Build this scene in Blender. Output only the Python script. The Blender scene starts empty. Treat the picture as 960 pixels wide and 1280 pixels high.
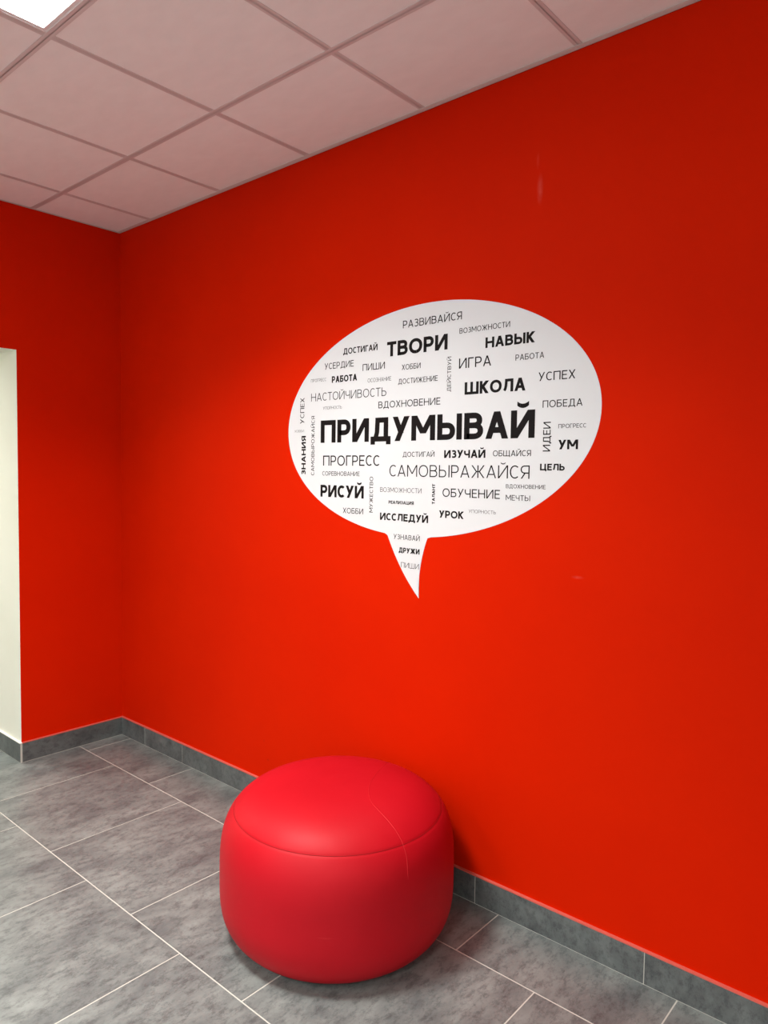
import bpy, bmesh, math, random
from mathutils import Vector, Matrix

# ------------------------------------------------------------------ camera
C = bpy.context.scene.collection
F_PX, YAW, PITCH, ROLL = 903.96, 0.7161, -0.0538, 0.0142
CAM = Vector((3.7793, -2.0936, 1.5093))
H = 2.8075                      # ceiling height
def make_camera():
    cy, sy = math.cos(YAW), math.sin(YAW)
    f = Vector((-sy*math.cos(PITCH), cy*math.cos(PITCH), math.sin(PITCH)))
    r0 = Vector((cy, sy, 0)); u0 = r0.cross(f)
    cr, sr = math.cos(ROLL), math.sin(ROLL)
    r, u = cr*r0 + sr*u0, -sr*r0 + cr*u0
    cd = bpy.data.cameras.new('camera')
    cd.sensor_fit = 'VERTICAL'; cd.sensor_height = 24.0; cd.sensor_width = 18.0
    cd.lens = F_PX/1280*24.0; cd.clip_start = 0.02
    co = bpy.data.objects.new('camera', cd); C.objects.link(co)
    m = Matrix((r, u, -f)).transposed().to_4x4(); m.translation = CAM
    co.matrix_world = m
    bpy.context.scene.camera = co
make_camera()

# ------------------------------------------------------------------ world, light levels, exposure
WORLD_STRENGTH = 0.95           # daylight outside the windows added behind the camera
world = bpy.data.worlds.new('world'); bpy.context.scene.world = world
world.use_nodes = True
world.node_tree.nodes['Background'].inputs[0].default_value = (0.9, 0.95, 1, 1)
world.node_tree.nodes['Background'].inputs[1].default_value = WORLD_STRENGTH
vs = bpy.context.scene.view_settings
vs.view_transform = 'Standard'; vs.look = 'None'; vs.gamma = 1.0; vs.use_curve_mapping = False
vs.exposure = 0.56
PANEL_STRENGTH = 12.0           # glow of the diffuser of the 600 mm ceiling panels
PANEL_WATTS, PANEL_SPREAD = 34.0, 127   # the beam each of them throws down
PASSAGE_STRENGTH = 8.0          # the unseen panel added in the side passage

# ------------------------------------------------------------------ materials
def mat(name, col, rough=0.5, spec=0.5, metal=0.0):
    m = bpy.data.materials.new(name); m.use_nodes = True
    b = m.node_tree.nodes['Principled BSDF']
    b.inputs['Base Color'].default_value = (*col, 1); b.inputs['Roughness'].default_value = rough
    b.inputs['Specular IOR Level'].default_value = spec; b.inputs['Metallic'].default_value = metal
    return m
def nd(m, typ, **kw):
    n = m.node_tree.nodes.new(typ)
    for k, v in kw.items(): setattr(n, k, v)
    return n
def lk(m, a, b): m.node_tree.links.new(a, b)
def bsdf(m): return m.node_tree.nodes['Principled BSDF']
def noise_mix(m, scale, c1, c2, lo, hi, coord='Object', detail=4, stretch=(1, 1, 1), rough=0.55):
    tc = nd(m, 'ShaderNodeTexCoord'); mp = nd(m, 'ShaderNodeMapping'); mp.inputs['Scale'].default_value = stretch
    nz = nd(m, 'ShaderNodeTexNoise'); nz.inputs['Scale'].default_value = scale; nz.inputs['Detail'].default_value = detail
    nz.inputs['Roughness'].default_value = rough
    rp = nd(m, 'ShaderNodeValToRGB'); e = rp.color_ramp.elements
    e[0].position, e[0].color = lo, (*c1, 1); e[1].position, e[1].color = hi, (*c2, 1)
    lk(m, tc.outputs[coord], mp.inputs[0]); lk(m, mp.outputs[0], nz.inputs[0]); lk(m, nz.outputs[0], rp.inputs[0])
    return tc, mp, nz, rp
def bump(m, src, strength, dist=0.001):
    b = nd(m, 'ShaderNodeBump'); b.inputs['Strength'].default_value = strength; b.inputs['Distance'].default_value = dist
    lk(m, src, b.inputs['Height']); lk(m, b.outputs[0], bsdf(m).inputs['Normal']); return b

RED1, RED2 = (0.560, 0.0112, 0.0000), (0.590, 0.0130, 0.0000)
def red_paint():
    m = mat('red_wall_paint', RED1, 0.6, 0.03)
    tc, mp, nz, rp = noise_mix(m, 1.6, RED1, RED2, 0.35, 0.65)
    out = rp.outputs[0]
    # faint pale scuffs rubbed on the paint: (x, z, half width, half height, strength)
    pale, dark = (0.85, 0.35, 0.28, 1), (0.25, 0.02, 0.01, 1)
    for (x, z, hw, hh, k, tint) in ((2.597, 2.42, 0.013, 0.055, 0.12, pale), (2.587, 2.51, 0.006, 0.03, 0.07, pale), (2.763, 1.192, 0.024, 0.006, 0.10, pale), (1.28, 0.201, 0.006, 0.006, 0.6, dark), (1.251, 0.282, 0.005, 0.009, 0.4, dark)):
        mp2 = nd(m, 'ShaderNodeMapping', vector_type='TEXTURE')
        mp2.inputs['Location'].default_value = (x, 0, z); mp2.inputs['Scale'].default_value = (hw, 1, hh)
        gr = nd(m, 'ShaderNodeTexGradient', gradient_type='SPHERICAL')
        n2 = nd(m, 'ShaderNodeTexNoise'); n2.inputs['Scale'].default_value = 60
        mu = nd(m, 'ShaderNodeMath', operation='MULTIPLY'); mu2 = nd(m, 'ShaderNodeMath', operation='MULTIPLY'); mu2.inputs[1].default_value = k*2
        mx = nd(m, 'ShaderNodeMixRGB'); mx.inputs[2].default_value = tint
        lk(m, tc.outputs['Object'], mp2.inputs[0]); lk(m, mp2.outputs[0], gr.inputs[0]); lk(m, tc.outputs['Object'], n2.inputs[0])
        lk(m, gr.outputs['Fac'], mu.inputs[0]); lk(m, n2.outputs[0], mu.inputs[1]); lk(m, mu.outputs[0], mu2.inputs[0])
        lk(m, mu2.outputs[0], mx.inputs[0]); lk(m, out, mx.inputs[1]); out = mx.outputs[0]
    lk(m, out, bsdf(m).inputs['Base Color'])
    n3 = nd(m, 'ShaderNodeTexNoise'); n3.inputs['Scale'].default_value = 260; n3.inputs['Detail'].default_value = 2
    lk(m, tc.outputs['Object'], n3.inputs[0]); bump(m, n3.outputs[0], 0.25, 0.0006)
    return m
def white_paint():
    m = mat('cream_wall_paint', (0.80, 0.80, 0.70), 0.6, 0.25)
    tc, mp, nz, rp = noise_mix(m, 2, (0.72, 0.72, 0.63), (0.75, 0.75, 0.67), 0.35, 0.65)
    lk(m, rp.outputs[0], bsdf(m).inputs['Base Color']); return m
def stone(name, dark, mid, light, rough, seed):
    m = mat(name, mid, rough, 0.5)
    tc = nd(m, 'ShaderNodeTexCoord'); oi = nd(m, 'ShaderNodeObjectInfo')
    sc = nd(m, 'ShaderNodeVectorMath', operation='SCALE'); cb = nd(m, 'ShaderNodeCombineXYZ')
    sc.inputs[0].default_value = (17.3+seed, 31.1, 7.7); lk(m, oi.outputs['Random'], sc.inputs['Scale'])
    ad = nd(m, 'ShaderNodeVectorMath', operation='ADD'); lk(m, tc.outputs['Object'], ad.inputs[0]); lk(m, sc.outputs[0], ad.inputs[1])
    mp = nd(m, 'ShaderNodeMapping'); mp.inputs['Scale'].default_value = (1.5, 0.75, 1.2); lk(m, ad.outputs[0], mp.inputs[0])
    n1 = nd(m, 'ShaderNodeTexNoise'); n1.inputs['Scale'].default_value = 5.5; n1.inputs['Detail'].default_value = 10; n1.inputs['Roughness'].default_value = 0.66
    n1.inputs['Distortion'].default_value = 0.35
    n2 = nd(m, 'ShaderNodeTexNoise'); n2.inputs['Scale'].default_value = 26; n2.inputs['Detail'].default_value = 12; n2.inputs['Roughness'].default_value = 0.85
    n2.inputs['Distortion'].default_value = 0.2
    lk(m, mp.outputs[0], n1.inputs[0]); lk(m, mp.outputs[0], n2.inputs[0])
    r1 = nd(m, 'ShaderNodeValToRGB'); e = r1.color_ramp.elements
    e[0].position, e[0].color = 0.34, (*dark, 1); e[1].position, e[1].color = 0.68, (*light, 1)
    x = r1.color_ramp.elements.new(0.50); x.color = (*mid, 1)
    lk(m, n1.outputs[0], r1.inputs[0])
    r2 = nd(m, 'ShaderNodeValToRGB'); e = r2.color_ramp.elements
    e[0].position, e[0].color = 0.40, (0.45, 0.45, 0.47, 1); e[1].position, e[1].color = 0.52, (1, 1, 1, 1)
    lk(m, n2.outputs[0], r2.inputs[0])
    mx = nd(m, 'ShaderNodeMixRGB', blend_type='MULTIPLY'); mx.inputs[0].default_value = 0.85
    lk(m, r1.outputs[0], mx.inputs[1]); lk(m, r2.outputs[0], mx.inputs[2]); lk(m, mx.outputs[0], bsdf(m).inputs['Base Color'])
    mr = nd(m, 'ShaderNodeMapRange'); mr.inputs[3].default_value = rough-0.05; mr.inputs[4].default_value = rough+0.08
    lk(m, n2.outputs[0], mr.inputs[0]); lk(m, mr.outputs[0], bsdf(m).inputs['Roughness'])
    bump(m, n2.outputs[0], 0.12, 0.0008)
    return m
def leather():
    m = mat('red_leatherette', (0.42, 0.004, 0.010), 0.52, 0.18)
    tc, mp, nz, rp = noise_mix(m, 3.0, (0.40, 0.003, 0.009), (0.43, 0.004, 0.011), 0.35, 0.65)
    # shallow scratch low on the front
    mp2 = nd(m, 'ShaderNodeMapping', vector_type='TEXTURE')
    mp2.inputs['Location'].default_value = (0.245, -0.300, 0.19); mp2.inputs['Rotation'].default_value = (0.25, 0.25, 0)
    mp2.inputs['Scale'].default_value = (0.03, 0.03, 0.003)
    gr = nd(m, 'ShaderNodeTexGradient', gradient_type='SPHERICAL'); mu = nd(m, 'ShaderNodeMath', operation='MULTIPLY'); mu.inputs[1].default_value = 0.35
    mx = nd(m, 'ShaderNodeMixRGB'); mx.inputs[2].default_value = (0.60, 0.05, 0.05, 1)
    lk(m, tc.outputs['Object'], mp2.inputs[0]); lk(m, mp2.outputs[0], gr.inputs[0]); lk(m, gr.outputs['Fac'], mu.inputs[0])
    lk(m, mu.outputs[0], mx.inputs[0]); lk(m, rp.outputs[0], mx.inputs[1]); lk(m, mx.outputs[0], bsdf(m).inputs['Base Color'])
    v = nd(m, 'ShaderNodeTexVoronoi'); v.inputs['Scale'].default_value = 420
    lk(m, tc.outputs['Object'], v.inputs['Vector'])
    n2 = nd(m, 'ShaderNodeTexNoise'); n2.inputs['Scale'].default_value = 9; n2.inputs['Detail'].default_value = 3
    lk(m, tc.outputs['Object'], n2.inputs[0])
    b1 = bump(m, v.outputs[0], 0.10, 0.0005)
    b2 = nd(m, 'ShaderNodeBump'); b2.inputs['Strength'].default_value = 0.18; b2.inputs['Distance'].default_value = 0.01
    lk(m, n2.outputs[0], b2.inputs['Height']); lk(m, b2.outputs[0], b1.inputs['Normal'])
    return m
def ceiling_board():
    m = mat('ceiling_board', (0.87, 0.88, 0.87), 0.9, 0.1)
    tc, mp, nz, rp = noise_mix(m, 9, (0.845, 0.855, 0.845), (0.885, 0.895, 0.885), 0.3, 0.7, detail=6, stretch=(1, 2.2, 1))
    lk(m, rp.outputs[0], bsdf(m).inputs['Base Color'])
    n3 = nd(m, 'ShaderNodeTexNoise'); n3.inputs['Scale'].default_value = 90; n3.inputs['Detail'].default_value = 4
    lk(m, tc.outputs['Object'], n3.inputs[0]); bump(m, n3.outputs[0], 0.3, 0.001)
    return m
def emitter(name, col, s):
    m = bpy.data.materials.new(name); m.use_nodes = True; nt = m.node_tree; nt.nodes.remove(nt.nodes['Principled BSDF'])
    e = nt.nodes.new('ShaderNodeEmission'); e.inputs[0].default_value = (*col, 1); e.inputs[1].default_value = s
    nt.links.new(e.outputs[0], nt.nodes['Material Output'].inputs[0]); return m

M_RED, M_WHITE = red_paint(), white_paint()
M_TILE = stone('grey_stone_tile', (0.105, 0.119, 0.118), (0.159, 0.178, 0.170), (0.222, 0.247, 0.233), 0.36, 0)
M_SKIRT = stone('dark_grey_stone_tile', (0.068, 0.076, 0.076), (0.104, 0.116, 0.114), (0.146, 0.163, 0.158), 0.42, 5)
M_GROUT = mat('pale_grout', (0.47, 0.47, 0.42), 0.85, 0.2)
M_BEAD_RED = mat('pink_red_bead', (0.60, 0.12, 0.09), 0.5, 0.2)
M_BEAD_WHITE = mat('white_bead', (0.82, 0.80, 0.74), 0.6, 0.3)
M_BOARD = ceiling_board()
M_TEE = mat('white_metal_tee', (0.64, 0.60, 0.59), 0.45, 0.4)
M_ANGLE = mat('grey_metal_angle', (0.64, 0.62, 0.60), 0.45, 0.4)
M_FRAME = mat('white_light_frame', (0.80, 0.80, 0.80), 0.35, 0.5)
M_LEATHER = leather()
M_SEAM = mat('red_seam_piping', (0.48, 0.010, 0.015), 0.5, 0.3)
M_THREAD = mat('dark_red_stitching', (0.22, 0.003, 0.004), 0.7, 0.2)
M_FOOT = mat('black_plastic_foot', (0.02, 0.02, 0.02), 0.6, 0.3)
M_VINYL = mat('white_vinyl', (0.67, 0.69, 0.70), 0.5, 0.3)
M_INK = mat('black_ink', (0.006, 0.005, 0.005), 0.6, 0.12)
M_PANEL = emitter('panel_light', (0.93, 0.98, 1.0), PANEL_STRENGTH)
M_PANEL2 = emitter('passage_fill_light', (0.95, 1.0, 0.93), PASSAGE_STRENGTH)  # glow of the lamp added in the passage

# ------------------------------------------------------------------ mesh helpers
def obj(name, bm, m, parent=None, loc=None, smooth=False):
    me = bpy.data.meshes.new(name); bm.normal_update(); bm.to_mesh(me); bm.free()
    for x in (m if isinstance(m, (list, tuple)) else [m]): me.materials.append(x)
    if smooth:
        for p in me.polygons: p.use_smooth = True
    o = bpy.data.objects.new(name, me); C.objects.link(o)
    if parent: o.parent = parent
    if loc: o.location = loc
    return o
def box(bm, a, b, mi=0):
    (x0, y0, z0), (x1, y1, z1) = [tuple(min(p, q) for p, q in zip(a, b)), tuple(max(p, q) for p, q in zip(a, b))]
    v = [bm.verts.new(p) for p in ((x0,y0,z0),(x1,y0,z0),(x1,y1,z0),(x0,y1,z0),(x0,y0,z1),(x1,y0,z1),(x1,y1,z1),(x0,y1,z1))]
    fs = []
    for f in ((3,2,1,0),(4,5,6,7),(0,1,5,4),(1,2,6,5),(2,3,7,6),(3,0,4,7)):
        fc = bm.faces.new([v[i] for i in f]); fc.material_index = mi; fs.append(fc)
    return fs
def boxes(*bs):
    bm = bmesh.new()
    for b in bs: box(bm, *b)
    return bm
def bev_box(sx, sy, sz, w=0.001):
    """box centred in x and y, top at z = 0"""
    bm = boxes(((-sx/2, -sy/2, -sz), (sx/2, sy/2, 0)))
    bmesh.ops.bevel(bm, geom=list(bm.edges), offset=w, segments=1, affect='EDGES')
    return bm
def struct(o): o['kind'] = 'structure'; return o
def tag(o, label, cat, group=None):
    o['label'] = label; o['category'] = cat
    if group: o['group'] = group
    return o
def empty(name, loc):
    o = bpy.data.objects.new(name, None); o.location = loc; o.empty_display_size = 0.1; C.objects.link(o); return o

# ------------------------------------------------------------------ room shell
RX, RY = 6.4, -4.6              # far right wall and wall behind the camera
YJ, ZO, YJ2 = -0.5582, 2.097, -1.75   # opening to the side passage
PX = -2.6                       # end of the passage
TH = 0.15
struct(obj('wall_back', boxes(((-TH, 0, 0), (RX+TH, TH, H+0.15))), M_RED))
bm = bmesh.new()                # left wall with the opening: red room face, cream reveals
LT = 0.32
fs = box(bm, (-LT, YJ, 0), (0, 0, H+0.15)) + box(bm, (-LT, RY, 0), (0, YJ2, H+0.15)) + box(bm, (-LT, YJ2, ZO), (0, YJ, H+0.15))
for f in fs: f.normal_update(); f.material_index = 0 if f.normal.x > 0.5 else 1
struct(obj('wall_left', bm, [M_RED, M_WHITE]))
struct(obj('wall_right', boxes(((RX, RY, 0), (RX+TH, 0, H+0.15))), M_WHITE))
WX0, WX1, WZ0, WZ1 = 0.5, 6.0, 0.5, 2.5      # unseen window band, added behind the camera to light the room
struct(obj('wall_front', boxes(((-LT, RY-TH, 0), (RX+TH, RY, WZ0)), ((-LT, RY-TH, WZ1), (RX+TH, RY, H+0.15)), ((-LT, RY-TH, WZ0), (WX0, RY, WZ1)), ((WX1, RY-TH, WZ0), (RX+TH, RY, WZ1))), M_WHITE))
struct(obj('added_window_1', boxes(*[((WX0+i*(WX1-WX0-0.05)/4, RY-0.09, WZ0), (WX0+i*(WX1-WX0-0.05)/4+0.05, RY-0.04, WZ1)) for i in range(5)]), M_FRAME))  # frames of the added window band, out of view
struct(obj('wall_passage', boxes(((PX, YJ, 0), (-LT, YJ+TH, 2.75)), ((PX, YJ2-TH, 0), (-LT, YJ2, 2.75)), ((PX-TH, YJ2-TH, 0), (PX, YJ+TH, 2.75))), M_WHITE))
struct(obj('ceiling_passage', boxes(((PX, YJ2, 2.6), (-LT, YJ, 2.7))), M_WHITE))

# floor: grout bed, every stone tile its own object
floor = struct(obj('floor', boxes(((PX-TH, RY-TH, -0.06), (RX+TH, TH, -0.0005))), M_GROUT))
PITCH_X, J = 0.603, 0.0038
tile_cache = {}
def tile(x0, x1, y0, y1):
    sx, sy = round(x1-x0-J, 4), round(y1-y0-J, 4)
    if sx < 0.02 or sy < 0.02: return
    if (sx, sy) not in tile_cache:
        bm = bev_box(sx, sy, 0.010, 0.0006)
        me = bpy.data.meshes.new('tile'); bm.to_mesh(me); bm.free(); me.materials.append(M_TILE); tile_cache[(sx, sy)] = me
    o = bpy.data.objects.new('tile', tile_cache[(sx, sy)]); C.objects.link(o)
    o.parent = floor; o.location = ((x0+x1)/2, (y0+y1)/2, 0)
rows = [(0.0, -0.2562, 0.098), (-0.2562, -0.8519, 0.3771)]
y, k = -0.8519, 0
while y > RY:
    rows.append((y, max(y-0.6, RY), (0.069 if k % 2 == 0 else 0.3771))); y -= 0.6; k += 1
for ya, yb, off in rows:
    xmin = 0 if ya > -0.2 or yb < YJ2-0.5 else PX
    x = off
    while x > xmin: x -= PITCH_X
    while x < RX:
        tile(max(x, xmin), min(x+PITCH_X, RX), yb, ya); x += PITCH_X

# skirting tiles
BH, BT = 0.1009, 0.010
def skirting(name, cuts, place, bead_mat, flip=False):
    """cuts: joint positions along the run; place(s, d, z) -> world"""
    a, b = cuts[0], cuts[-1]
    bm = boxes((place(a, 0, 0), place(b, BT-0.0012, BH-0.0005)))
    root = struct(obj(name, bm, M_GROUT))
    for s0, s1 in zip(cuts[:-1], cuts[1:]):
        g = 0.0014
        p, q = Vector(place(s0+g, 0.001, 0.0025)), Vector(place(s1-g, BT, BH-0.0014))
        c = (p+q)/2; h = [abs(v)/2 for v in (q-p)]
        bm = boxes(((-h[0], -h[1], -h[2]), tuple(h)))
        bmesh.ops.bevel(bm, geom=list(bm.edges), offset=0.0006, segments=1, affect='EDGES')
        obj('tile', bm, M_SKIRT, root, c)
    bm = boxes((place(a, 0, BH-0.0012), place(b, BT+0.0008, BH+0.0034)))
    obj('sealant_bead', bm, bead_mat, root)
    return root
cuts = [BT, 0.2525, 0.612]
while cuts[-1]+0.6008 < RX: cuts.append(cuts[-1]+0.6008)
cuts.append(RX)
skirting('baseboard_back', cuts, lambda s, d, z: (s, -d, z), M_BEAD_RED)
skirting('baseboard_left', [YJ, 0], lambda s, d, z: (d, s, z), M_BEAD_RED)
jc = [-(BT-0.0001), 0.29, 0.89, 1.49, 2.09, -PX]
skirting('baseboard_passage', [-x for x in jc][::-1], lambda s, d, z: (s, YJ-d, z), M_BEAD_WHITE)
skirting('baseboard_left_front', [RY, -4.15, -3.55, -2.95, -2.35, YJ2], lambda s, d, z: (d, s, z), M_BEAD_RED)

# ------------------------------------------------------------------ ceiling: boards in a metal grid
ceil = struct(obj('ceiling', boxes(((-TH, RY-TH, H+0.15), (RX+TH, TH, H+0.25))), M_WHITE))
GX, GY, CE = 0.3267, -0.473, 0.600
gxs = [GX+CE*k for k in range(0, 11) if GX+CE*k < RX]
gys = [GY-CE*k for k in range(0, 8) if GY-CE*k > RY]
TW = 0.026
def tee(x0, y0, x1, y1, along, zoff=0.0):
    if along == 'x':
        bm = boxes(((x0, y0-TW/2, H+zoff), (x1, y0+TW/2, H+zoff+0.0012)), ((x0, y0-0.001, H+zoff), (x1, y0+0.001, H+0.035)))
    else:
        bm = boxes(((x0-TW/2, y0, H+zoff), (x0+TW/2, y1, H+zoff+0.0012)), ((x0-0.001, y0, H+zoff), (x0+0.001, y1, H+0.035)))
    obj('grid_tee', bm, M_TEE, ceil)
for gy in gys: tee(0.002, gy, RX, gy, 'x')
for gx in gxs:
    ys = [0.0-0.002] + gys + [RY]
    for a, b in zip(ys[:-1], ys[1:]):
        e1 = 0 if a == ys[0] else TW/2; e2 = 0 if b == ys[-1] else TW/2
        tee(gx, b+e2+0.0004, gx, a-e1-0.0004, 'y', 0.0004)
obj('wall_angle', boxes(((0, -0.022, H-0.0016), (RX, -0.0002, H-0.0002)), ((0, -0.0017, H-0.0016), (RX, -0.0002, H+0.024))), M_ANGLE, ceil)
obj('wall_angle', boxes(((0.0002, RY, H-0.0016), (0.012, -0.022, H-0.0002)), ((0.0002, RY, H-0.0016), (0.0017, -0.022, H+0.024))), M_ANGLE, ceil)
PANELS = [(2, 1), (2, 5), (5, 5), (8, 5)]       # cells that hold a light, all but the first added as fill: (x index, y index), cell (i, j) lies right of gxs[i] and in front of gys[j]
xs = [0.002]+gxs+[RX]; ys = [-0.002]+gys+[RY]
random.seed(3)
bcache = {}
for i in range(len(xs)-1):
    for j in range(len(ys)-1):
        if (i-1, j-1) in PANELS: continue
        sx, sy = xs[i+1]-xs[i]-0.005, ys[j]-ys[j+1]-0.005
        key = (round(sx, 3), round(sy, 3))
        if key not in bcache:
            bm = bev_box(sx, sy, 0.014, 0.001); me = bpy.data.meshes.new('ceiling_board'); bm.to_mesh(me); bm.free(); me.materials.append(M_BOARD); bcache[key] = me
        o = bpy.data.objects.new('ceiling_board', bcache[key]); C.objects.link(o); o.parent = ceil
        o.location = ((xs[i]+xs[i+1])/2, (ys[j]+ys[j+1])/2, H+0.0018+0.014)
def light_panel(cx, cy, z, label, m_em, watts, size=0.592):
    r = tag(empty('ceiling_light', (cx, cy, z)), label, 'ceiling light')
    s, w = size/2, 0.022
    z0, z1 = 0.0018, 0.014
    bm = boxes(((-s, -s, z0), (s, -s+w, z1)), ((-s, s-w, z0), (s, s, z1)), ((-s, -s+w, z0), (-s+w, s-w, z1)), ((s-w, -s+w, z0), (s, s-w, z1)), ((-s, -s, z1), (s, s, z1+0.004)))
    obj('frame', bm, M_FRAME, r)
    ld = bpy.data.lights.new('panel_beam', 'AREA'); ld.shape = 'SQUARE'; ld.size = 0.54; ld.energy = watts; ld.color = (1.0, 0.97, 0.92)
    ld.spread = math.radians(PANEL_SPREAD)
    lo = bpy.data.objects.new('ceiling_lamp', ld); C.objects.link(lo); lo.parent = r; lo.location = (0, 0, 0.0005)
    obj('diffuser', boxes(((-s+w, -s+w, z0+0.003), (s-w, s-w, z0+0.006))), m_em, r)
    return r
light_panel(xs[3]+0.3, gys[1]-0.3, H, 'square white ceiling light panel glowing in the grid nearest the speech bubble wall', M_PANEL, PANEL_WATTS)
light_panel(xs[3]+0.3, gys[5]-0.3, H, 'added ceiling fill light by the added windows, nearest the side passage', M_PANEL, PANEL_WATTS)  # this one and the next two: unseen, added to brighten the room
light_panel(xs[6]+0.3, gys[5]-0.3, H, 'added ceiling fill light by the added windows, middle one of their row of three', M_PANEL, PANEL_WATTS)
light_panel(xs[9]+0.3, gys[5]-0.3, H, 'added ceiling fill light by the added windows, in the corner far from the passage', M_PANEL, PANEL_WATTS)
light_panel(-1.3, -1.15, 2.582, 'square fill light added on the ceiling of the side passage', M_PANEL2, 22)  # unseen lamp, added to brighten the passage and its jamb

# ------------------------------------------------------------------ pouf
PC = Vector((2.1183, -0.3962, 0))
PR, PH, PZM, PZB, PN1, PN2, PZS = 0.3890, 0.4814, 0.2002, 0.2309, 3.4762, 3.7244, 0.405
def prad(z):
    if z > PZM: return PR*max(0, 1-((z-PZM)/(PH-PZM))**PN1)**(1/PN1)
    return PR*max(0, 1-((PZM-z)/PZB)**PN2)**(1/PN2)
def revolve(prof, n=160, cap_bottom=False, cap_top=False):
    bm = bmesh.new(); rings = []
    for (r, z) in prof:
        rings.append([bm.verts.new((r*math.cos(2*math.pi*k/n), r*math.sin(2*math.pi*k/n), z)) for k in range(n)])
    for a, b in zip(rings[:-1], rings[1:]):
        for k in range(n): bm.faces.new((a[k], a[(k+1) % n], b[(k+1) % n], b[k]))
    if cap_top:
        c = bm.verts.new((0, 0, prof[-1][1]))
        for k in range(n): bm.faces.new((rings[-1][k], rings[-1][(k+1) % n], c))
    if cap_bottom:
        c = bm.verts.new((0, 0, prof[0][1]))
        for k in range(n): bm.faces.new((rings[0][(k+1) % n], rings[0][k], c))
    return bm
def groove(z): return 0.0016*math.exp(-((z-PZS)/0.0035)**2)
pouf = tag(empty('pouf', PC), 'round red leatherette pouf on the grey tiled floor against the red wall', 'pouf')
zs = [0.012+(PZS-0.012)*i/70 for i in range(71)]
zs = sorted(set(zs+[PZS-0.002*i for i in range(8)]))
obj('side_cover', revolve([(0.24, 0.010), (0.30, 0.0105)]+[(prad(z)-groove(z), z) for z in zs], cap_bottom=True), M_LEATHER, pouf, smooth=True)
prof = []
for i in range(0, 9): z = PZS+0.002*i; prof.append((prad(z)-groove(z), z))
a0 = math.asin((prof[-1][1]-PZM)/(PH-PZM))
for i in range(1, 50):
    z = PZM+(PH-PZM)*math.sin(a0+(math.pi/2-a0)*i/49)
    if z < PH-1e-5 and z > prof[-1][1]: prof.append((prad(z), z))
rl = prof[-1][0]
for i in range(1, 12): prof.append((rl*(1-i/12), PH+0.001*(1-(1-i/12)**2)))
obj('top_cover', revolve(prof, cap_top=True), M_LEATHER, pouf, smooth=True)
def tube(pts, r, n=6, closed=False):
    bm = bmesh.new(); rings = []
    P = [Vector(p) for p in pts]; N = len(P)
    for i, p in enumerate(P):
        if closed: t = (P[(i+1) % N]-P[i-1]).normalized()
        else: t = (P[min(i+1, N-1)]-P[max(i-1, 0)]).normalized()
        up = Vector((0, 0, 1)) if abs(t.z) < 0.9 else Vector((1, 0, 0))
        a = t.cross(up).normalized(); b = a.cross(t)
        rr = r if closed or 2 < i < N-3 else r*0.6
        rings.append([bm.verts.new(p+a*rr*math.cos(2*math.pi*k/n)+b*rr*math.sin(2*math.pi*k/n)) for k in range(n)])
    m = N if closed else N-1
    for i in range(m):
        A, B = rings[i], rings[(i+1) % N]
        for k in range(n): bm.faces.new((A[k], A[(k+1) % n], B[(k+1) % n], B[k]))
    if not closed: bm.faces.new(rings[0][::-1]); bm.faces.new(rings[-1])
    return bm
rr = prad(PZS)-0.0016
s = obj('stitching', tube([(rr*math.cos(2*math.pi*k/160), rr*math.sin(2*math.pi*k/160), PZS) for k in range(160)], 0.0009, closed=True), M_THREAD, pouf)
s['label'] = 'stitched seam running round the pouf below its top'
SP = [(0.011,0.223,0.469),(0.051,0.136,0.479),(0.089,0.061,0.48),(0.131,0.004,0.48),(0.184,-0.04,0.475),(0.241,-0.056,0.463),(0.292,-0.063,0.443),(0.328,-0.068,0.418),(0.346,-0.072,0.397),(0.359,-0.076,0.375),(0.369,-0.083,0.348),(0.378,-0.087,0.32)]
SP = [(-0.03, 0.29, 0.47)]+SP
def catmull(P, n=8):
    out = []
    Q = [P[0]]+list(P)+[P[-1]]
    for i in range(1, len(Q)-2):
        a, b, c, d = [Vector(q) for q in Q[i-1:i+3]]
        for k in range(n):
            t = k/n; out.append(0.5*((2*b)+(c-a)*t+(2*a-5*b+4*c-d)*t*t+(3*b-a-3*c+d)*t**3))
    out.append(Vector(P[-1])); return out
def on_pouf(p):
    """push a point near the cover exactly onto it"""
    rad = math.hypot(p.x, p.y)
    if rad < 0.24 or p.z > 0.462:
        lo, hi = PZM, PH
        for _ in range(40):
            m = (lo+hi)/2
            if prad(m) > rad: lo = m
            else: hi = m
        return Vector((p.x, p.y, lo+0.0002))
    k = prad(p.z)/rad
    return Vector((p.x*k, p.y*k, p.z))
s = obj('piping', tube([on_pouf(p) for p in catmull(SP)], 0.0009), M_SEAM, pouf, smooth=True)
s['label'] = 'curved seam across the top running down the right side'
for k in range(4):
    a = math.pi/4+k*math.pi/2
    bm = revolve([(0.022, 0), (0.025, 0.003), (0.025, 0.012)], 20, True, True)
    obj('foot', bm, M_FOOT, pouf, (0.2*math.cos(a), 0.2*math.sin(a), 0))

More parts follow.
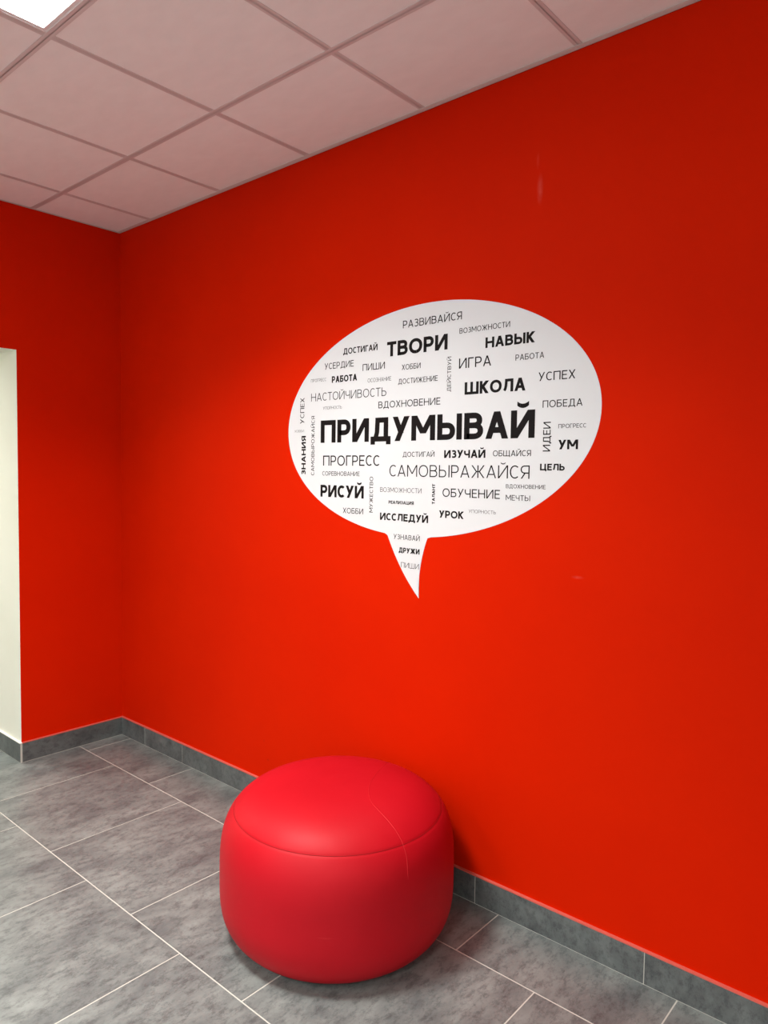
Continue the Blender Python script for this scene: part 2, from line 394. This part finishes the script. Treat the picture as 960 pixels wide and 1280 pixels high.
# ------------------------------------------------------------------ speech bubble decal
BC, BS = (2.113, 1.700), (0.7126, 0.4258)
HC = [0.9972, 0.0034, -0.002, -0.0015, 0.0252]
def bub(t):
    r = HC[0]+HC[1]*math.cos(t)+HC[2]*math.sin(t)+HC[3]*math.cos(2*t)+HC[4]*math.sin(2*t)
    return (BC[0]+BS[0]*r*math.cos(t), BC[1]+BS[1]*r*math.sin(t))
def bez(a, b, c, n=14):
    return [((1-t)**2*a[0]+2*t*(1-t)*b[0]+t*t*c[0], (1-t)**2*a[1]+2*t*(1-t)*b[1]+t*t*c[1]) for t in [i/n for i in range(n+1)]]
TIP = (2.1343, 1.0475)
pts = [bub(2*math.pi*k/240) for k in range(240)]
low = lambda p: p[1] < 1.5
out = []
done = False
for p in pts:                    # counter-clockwise seen from the room
    if low(p) and 1.977 < p[0] < 2.170:
        if not done:
            out += bez((1.977, 1.2725), (2.043, 1.135), TIP)+bez(TIP, (2.126, 1.165), (2.170, 1.2735))[1:]
            done = True
        continue
    out.append(p)
DT = 0.0006
root = empty('wall_decal', (BC[0], 0, BC[1]))
tag(root, 'white oval speech bubble decal covered in black words on the red wall', 'wall decal')
bm = bmesh.new()
f_ = [bm.verts.new((x-BC[0], -DT, z-BC[1])) for x, z in out]; b_ = [bm.verts.new((x-BC[0], -0.0001, z-BC[1])) for x, z in out]
face = bm.faces.new(f_)
for k in range(len(f_)):
    n = (k+1) % len(f_); bm.faces.new((f_[n], f_[k], b_[k], b_[n]))
bmesh.ops.triangulate(bm, faces=[face])
obj('vinyl_sheet', bm, M_VINYL, root)

# lettering: every letter drawn with strokes; coordinates are fractions of the glyph box
def arc(cx, cy, rx, ry, a0, a1, n=18, p=2.0):
    o = []
    for i in range(n+1):
        a = math.radians(a0+(a1-a0)*i/n); c, s = math.cos(a), math.sin(a)
        o.append((cx+rx*math.copysign(abs(c)**(2/p), c), cy+ry*math.copysign(abs(s)**(2/p), s)))
    return o
def bowl(y1, y0, w, x0=0.0, st=0.5):
    return [(x0, y1)]+arc(st, (y0+y1)/2, w-st, (y1-y0)/2, 90, -90, 14, 2.3)+[(x0, y0)]
GL = {
 'А': (.70, [('d',0,0,.5,1),('d',1,0,.5,1),('h',.27,.22,.78)]),
 'Б': (.60, [('v',0,0,1),('h',1,0,.88),('p',bowl(.56,0,1))]),
 'В': (.62, [('v',0,0,1),('p',bowl(1,.53,.92)),('p',bowl(.53,0,1))]),
 'Г': (.50, [('v',0,0,1),('h',1,0,1)]),
 'Д': (.80, [('h',0,.02,.98),('v',0,-.16,0),('v',1,-.16,0),('p',[(.16,0),(.27,.35),(.30,1)]),('h',1,.30,.84),('v',.84,0,1)]),
 'Е': (.52, [('v',0,0,1),('h',1,0,1),('h',0,0,1),('h',.52,0,.88)]),
 'Ж': (.98, [('v',.5,0,1),('d',0,0,.40,.53),('d',0,1,.40,.47),('d',1,0,.60,.53),('d',1,1,.60,.47),('h',.5,.36,.64)]),
 'З': (.54, [('p',[(.02,.92)]+arc(.42,.765,.50,.235,100,-90,14,2.2)+[(.25,.53)]),('p',[(.25,.53)]+arc(.42,.265,.58,.265,90,-100,14,2.2)+[(0,.07)])]),
 'И': (.70, [('v',0,0,1),('v',1,0,1),('d',0,0,1,1)]),
 'Й': (.70, [('v',0,0,1),('v',1,0,1),('d',0,0,1,1),('br',)]),
 'К': (.62, [('v',0,0,1),('d',.18,.50,.96,1),('d',.26,.58,1,0)]),
 'Л': (.68, [('v',1,0,1),('h',1,.27,1),('p',[(0,.0),(.13,.10),(.22,.40),(.27,1)])]),
 'М': (.86, [('v',0,0,1),('v',1,0,1),('d',0,1,.5,.22),('d',1,1,.5,.22)]),
 'Н': (.70, [('v',0,0,1),('v',1,0,1),('h',.52,0,1)]),
 'О': (.78, [('o',)]),
 'П': (.68, [('v',0,0,1),('v',1,0,1),('h',1,0,1)]),
 'Р': (.58, [('v',0,0,1),('p',bowl(1,.40,1))]),
 'С': (.60, [('p',arc(.58,.5,.58,.5,48,312,26,2.1))]),
 'Т': (.58, [('v',.5,0,1),('h',1,0,1)]),
 'У': (.64, [('d',0,1,.52,.27),('d',1,1,.20,0)]),
 'Х': (.64, [('d',0,0,1,1),('d',0,1,1,0)]),
 'Ц': (.74, [('v',0,0,1),('v',.86,0,1),('h',0,0,1),('v',1,-.16,0)]),
 'Ч': (.62, [('v',1,0,1),('p',[(0,1),(0,.66),(.08,.48),(.28,.40),(.60,.40),(1,.46)])]),
 'Ш': (.98, [('v',0,0,1),('v',.5,0,1),('v',1,0,1),('h',0,0,1)]),
 'Щ': (1.04, [('v',0,0,1),('v',.46,0,1),('v',.92,0,1),('h',0,0,1),('v',1,-.16,0)]),
 'Ы': (.84, [('v',0,0,1),('v',1,0,1),('p',bowl(.58,0,.66,0,.36))]),
 'Ь': (.58, [('v',0,0,1),('p',bowl(.58,0,1))]),
 'Я': (.60, [('v',1,0,1),('p',[(1-x, y) for x, y in bowl(1,.42,1)]),('d',.02,0,.50,.42)]),
}
STROKE = {'b': 0.240, 'm': 0.200, 'r': 0.134, 't': 0.100}
SPACE = {'b': 0.08, 'm': 0.09, 'r': 0.12, 't': 0.13}
def word_mesh(text, wt, width, h):
    s = STROKE[wt]; sp = SPACE[wt]; wide = {'b': 1.10, 'm': 1.04}.get(wt, 1.0)
    adv = lambda ch: GL[ch][0]*wide
    nat = sum(adv(c) for c in text)+sp*(len(text)-1)
    k = width/(nat*h)                # horizontal fit
    bm = bmesh.new(); cx = 0.0
    cnt = [0]
    def quad(ps):
        cnt[0] += 1; dy = -(cnt[0] % 16)*1.2e-5      # overlapping strokes must not lie in one plane
        vs_ = [bm.verts.new((x*h*k, dy, y*h)) for x, y in ps]
        a = sum(ps[i][0]*ps[(i+1) % len(ps)][1]-ps[(i+1) % len(ps)][0]*ps[i][1] for i in range(len(ps)))
        bm.faces.new(vs_ if a > 0 else vs_[::-1])
    sv = s/k**0.8                    # keep stroke weight when squeezed
    sh = s*0.90
    for ch in text:
        w = adv(ch); X = lambda t: cx+sv/2+t*(w-sv); Y = lambda t: sh/2+t*(1-sh)
        for st in GL[ch][1]:
            if st[0] == 'v':
                x = X(st[1]); y0, y1 = Y(st[2]) - sh/2, Y(st[3])+sh/2
                quad([(x-sv/2, y0), (x+sv/2, y0), (x+sv/2, y1), (x-sv/2, y1)])
            elif st[0] == 'h':
                y = Y(st[1]); x0, x1 = X(st[2])-sv/2, X(st[3])+sv/2
                if ch in 'АЖ': x0 += sv/2; x1 -= sv/2
                quad([(x0, y-sh/2), (x1, y-sh/2), (x1, y+sh/2), (x0, y+sh/2)])
            elif st[0] == 'd':
                x0, y0, x1, y1 = st[1:]
                if y0 > y1: x0, y0, x1, y1 = x1, y1, x0, y0
                ax, ay, bx_, by = X(x0), Y(y0), X(x1), Y(y1)
                ey0 = 0 if y0 == 0 else ay; ey1 = 1 if y1 == 1 else by
                ax2, bx2 = ax, bx_
                L = math.hypot(bx_-ax, by-ay); hw = min(sv/2*L/max(1e-6, (by-ay)), sv*0.72)
                if ch in 'ИЙ': hw *= 0.95; lo_, hi_ = X(0)-sv/2, X(1)+sv/2; ax2, bx2 = max(ax2, lo_+hw), min(bx2, hi_-hw)
                elif x0 in (0, .02) and y0 == 0: ax2 = X(x0)-sv/2+hw
                elif x0 == 1 and y0 == 0: ax2 = X(x0)+sv/2-hw
                if x1 == 0 and y1 == 1: bx2 = X(0)-sv/2+hw
                elif x1 == 1 and y1 == 1: bx2 = X(1)+sv/2-hw
                quad([(ax2-hw, ey0), (ax2+hw, ey0), (bx2+hw, ey1), (bx2-hw, ey1)])
            elif st[0] == 'br':          # the short bow over the letter
                t_ = 0.62*sh+0.02; y0 = 1.07+t_/2; n = 8
                for i in range(n):
                    a, b = -1+2*i/n, -1+2*(i+1)/n
                    xa, xb = cx+w/2+a*0.17*wide, cx+w/2+b*0.17*wide
                    ya, yb = y0+0.09*a*a, y0+0.09*b*b
                    quad([(xa, ya-t_/2), (xb, yb-t_/2), (xb, yb+t_/2), (xa, ya+t_/2)])
            else:
                closed = st[0] == 'o'
                P = [(0.5+0.5*math.copysign(abs(math.cos(a))**(2/2.15), math.cos(a)), 0.5+0.5*math.copysign(abs(math.sin(a))**(2/2.15), math.sin(a))) for a in [2*math.pi*i/36 for i in range(36)]] if closed else st[1]
                Q = [(X(x), Y(y)) for x, y in P]; n = len(Q); L_, R_ = [], []
                for i in range(n):
                    a, b = (Q[i-1], Q[(i+1) % n]) if closed else (Q[max(i-1, 0)], Q[min(i+1, n-1)])
                    dx, dy = b[0]-a[0], b[1]-a[1]; l = math.hypot(dx, dy) or 1
                    nx, ny = -dy/l*sv/2, dx/l*sh/2
                    L_.append((Q[i][0]+nx, Q[i][1]+ny)); R_.append((Q[i][0]-nx, Q[i][1]-ny))
                for i in range(n if closed else n-1):
                    j = (i+1) % n; quad([L_[i], R_[i], R_[j], L_[j]])
        cx += w+sp
    return bm
WORDS = [
    ('РАЗВИВАЙСЯ', 'r', 0, 2.0384, 2.0472, 0.2662, 0.0274),
    ('ДОСТИГАЙ', 'm', 0, 1.7299, 1.9802, 0.1836, 0.0241),
    ('ТВОРИ', 'b', 0, 1.9619, 1.9495, 0.2834, 0.0552),
    ('УСЕРДИЕ', 'r', 0, 1.6245, 1.9287, 0.1641, 0.0252),
    ('ПИШИ', 'r', 0, 1.8370, 1.9066, 0.1152, 0.0258),
    ('ХОББИ', 'r', 0, 2.0364, 1.8939, 0.0888, 0.0199),
    ('ПРОГРЕСС', 't', 0, 1.5437, 1.8826, 0.0907, 0.0129),
    ('РАБОТА', 'b', 0, 1.6670, 1.8723, 0.1405, 0.0264),
    ('ОСОЗНАНИЕ', 't', 0, 1.8647, 1.8596, 0.1200, 0.0153),
    ('ДОСТИЖЕНИЕ', 'r', 0, 2.0195, 1.8423, 0.1849, 0.0194),
    ('НАСТОЙЧИВОСТЬ', 't', 0, 1.5458, 1.8031, 0.4155, 0.0330),
    ('УПОРНОСТЬ', 't', 0, 1.6175, 1.7661, 0.1078, 0.0124),
    ('ВДОХНОВЕНИЕ', 'r', 0, 1.9220, 1.7571, 0.2960, 0.0255),
    ('ПРИДУМЫВАЙ', 'b', 0, 1.6049, 1.6302, 0.9952, 0.0917),
    ('ХОББИ', 't', 0, 1.4438, 1.6776, 0.0594, 0.0096),
    ('ВОЗМОЖНОСТИ', 'r', 0, 2.2954, 1.9980, 0.2033, 0.0185),
    ('НАВЫК', 'b', 0, 2.4038, 1.9375, 0.1888, 0.0356),
    ('ИГРА', 'r', 0, 2.2960, 1.8771, 0.1324, 0.0352),
    ('РАБОТА', 'r', 0, 2.5223, 1.8848, 0.1051, 0.0192),
    ('ШКОЛА', 'b', 0, 2.3220, 1.7851, 0.2403, 0.0428),
    ('УСПЕХ', 'r', 0, 2.6089, 1.8114, 0.1282, 0.0278),
    ('ПОБЕДА', 'r', 0, 2.6264, 1.7257, 0.1372, 0.0230),
    ('ПРОГРЕСС', 'r', 0, 2.6839, 1.6583, 0.0939, 0.0133),
    ('УМ', 'b', 0, 2.6852, 1.5918, 0.0674, 0.0301),
    ('ИЗУЧАЙ', 'b', 0, 2.2389, 1.5659, 0.1744, 0.0280),
    ('ОБЩАЙСЯ', 'r', 0, 2.4433, 1.5711, 0.1450, 0.0197),
    ('ЦЕЛЬ', 'b', 0, 2.6228, 1.5251, 0.0868, 0.0214),
    ('САМОВЫРАЖАЙСЯ', 't', 0, 1.9829, 1.4971, 0.6023, 0.0436),
    ('ПРОГРЕСС', 'r', 0, 1.6207, 1.5364, 0.3117, 0.0415),
    ('ДОСТИГАЙ', 'r', 0, 2.0472, 1.5706, 0.1484, 0.0189),
    ('СОРЕВНОВАНИЕ', 'r', 0, 1.6171, 1.4956, 0.2109, 0.0177),
    ('РИСУЙ', 'b', 0, 1.6069, 1.4076, 0.2443, 0.0495),
    ('ВОЗМОЖНОСТИ', 't', 0, 1.9370, 1.4369, 0.2021, 0.0178),
    ('РЕАЛИЗАЦИЯ', 'b', 0, 1.9805, 1.3929, 0.1233, 0.0122),
    ('ОБУЧЕНИЕ', 'r', 0, 2.2351, 1.4275, 0.2396, 0.0304),
    ('ВДОХНОВЕНИЕ', 'r', 0, 2.4970, 1.4647, 0.1476, 0.0132),
    ('МЕЧТЫ', 'r', 0, 2.4974, 1.4244, 0.0919, 0.0182),
    ('ХОББИ', 'r', 0, 1.7378, 1.3457, 0.1116, 0.0220),
    ('ИССЛЕДУЙ', 'b', 0, 1.9381, 1.3290, 0.2342, 0.0279),
    ('УРОК', 'b', 0, 2.2212, 1.3519, 0.1076, 0.0264),
    ('УПОРНОСТЬ', 't', 0, 2.3497, 1.3752, 0.1105, 0.0117),
    ('УЗНАВАЙ', 'r', 0, 2.0086, 1.2601, 0.1261, 0.0191),
    ('ДРУЖИ', 'b', 0, 2.0347, 1.2105, 0.1002, 0.0197),
    ('ПИШИ', 't', 0, 2.0470, 1.1551, 0.0858, 0.0197),
    ('УСПЕХ', 'r', 1, 1.5043, 1.7133, 0.1081, 0.0251),
    ('ЗНАНИЯ', 'b', 1, 1.5153, 1.4965, 0.1650, 0.0262),
    ('САМОВЫРОЖАЙСЯ', 'r', 1, 1.5683, 1.4957, 0.2467, 0.0192),
    ('ДЕЙСТВУЙ', 'r', 1, 2.2626, 1.8001, 0.1227, 0.0160),
    ('ИДЕИ', 'r', 1, 2.6571, 1.5855, 0.0945, 0.0261),
    ('МУЖЕСТВО', 'r', 1, 1.9000, 1.3549, 0.1395, 0.0184),
    ('ТАЛАНТ', 'b', 1, 2.2010, 1.3988, 0.0740, 0.0127),
]
DESC = {'b': 'bold', 'm': 'semi-bold', 'r': 'thin', 't': 'hairline'}
for (text, wt, vert, x, z, width, h) in WORDS:
    bm = word_mesh(text, wt, width, h)
    me_ob = obj('word', bm, M_INK, root, (x-BC[0], -DT-0.0003, z-BC[1]))
    if vert: me_ob.rotation_euler = (0, -math.pi/2, 0)
    size = 'large ' if h > 0.06 else ('small ' if h < 0.022 else '')
    me_ob['label'] = f'{size}{DESC[wt]} black word {text}' + (' running upwards' if vert else '')
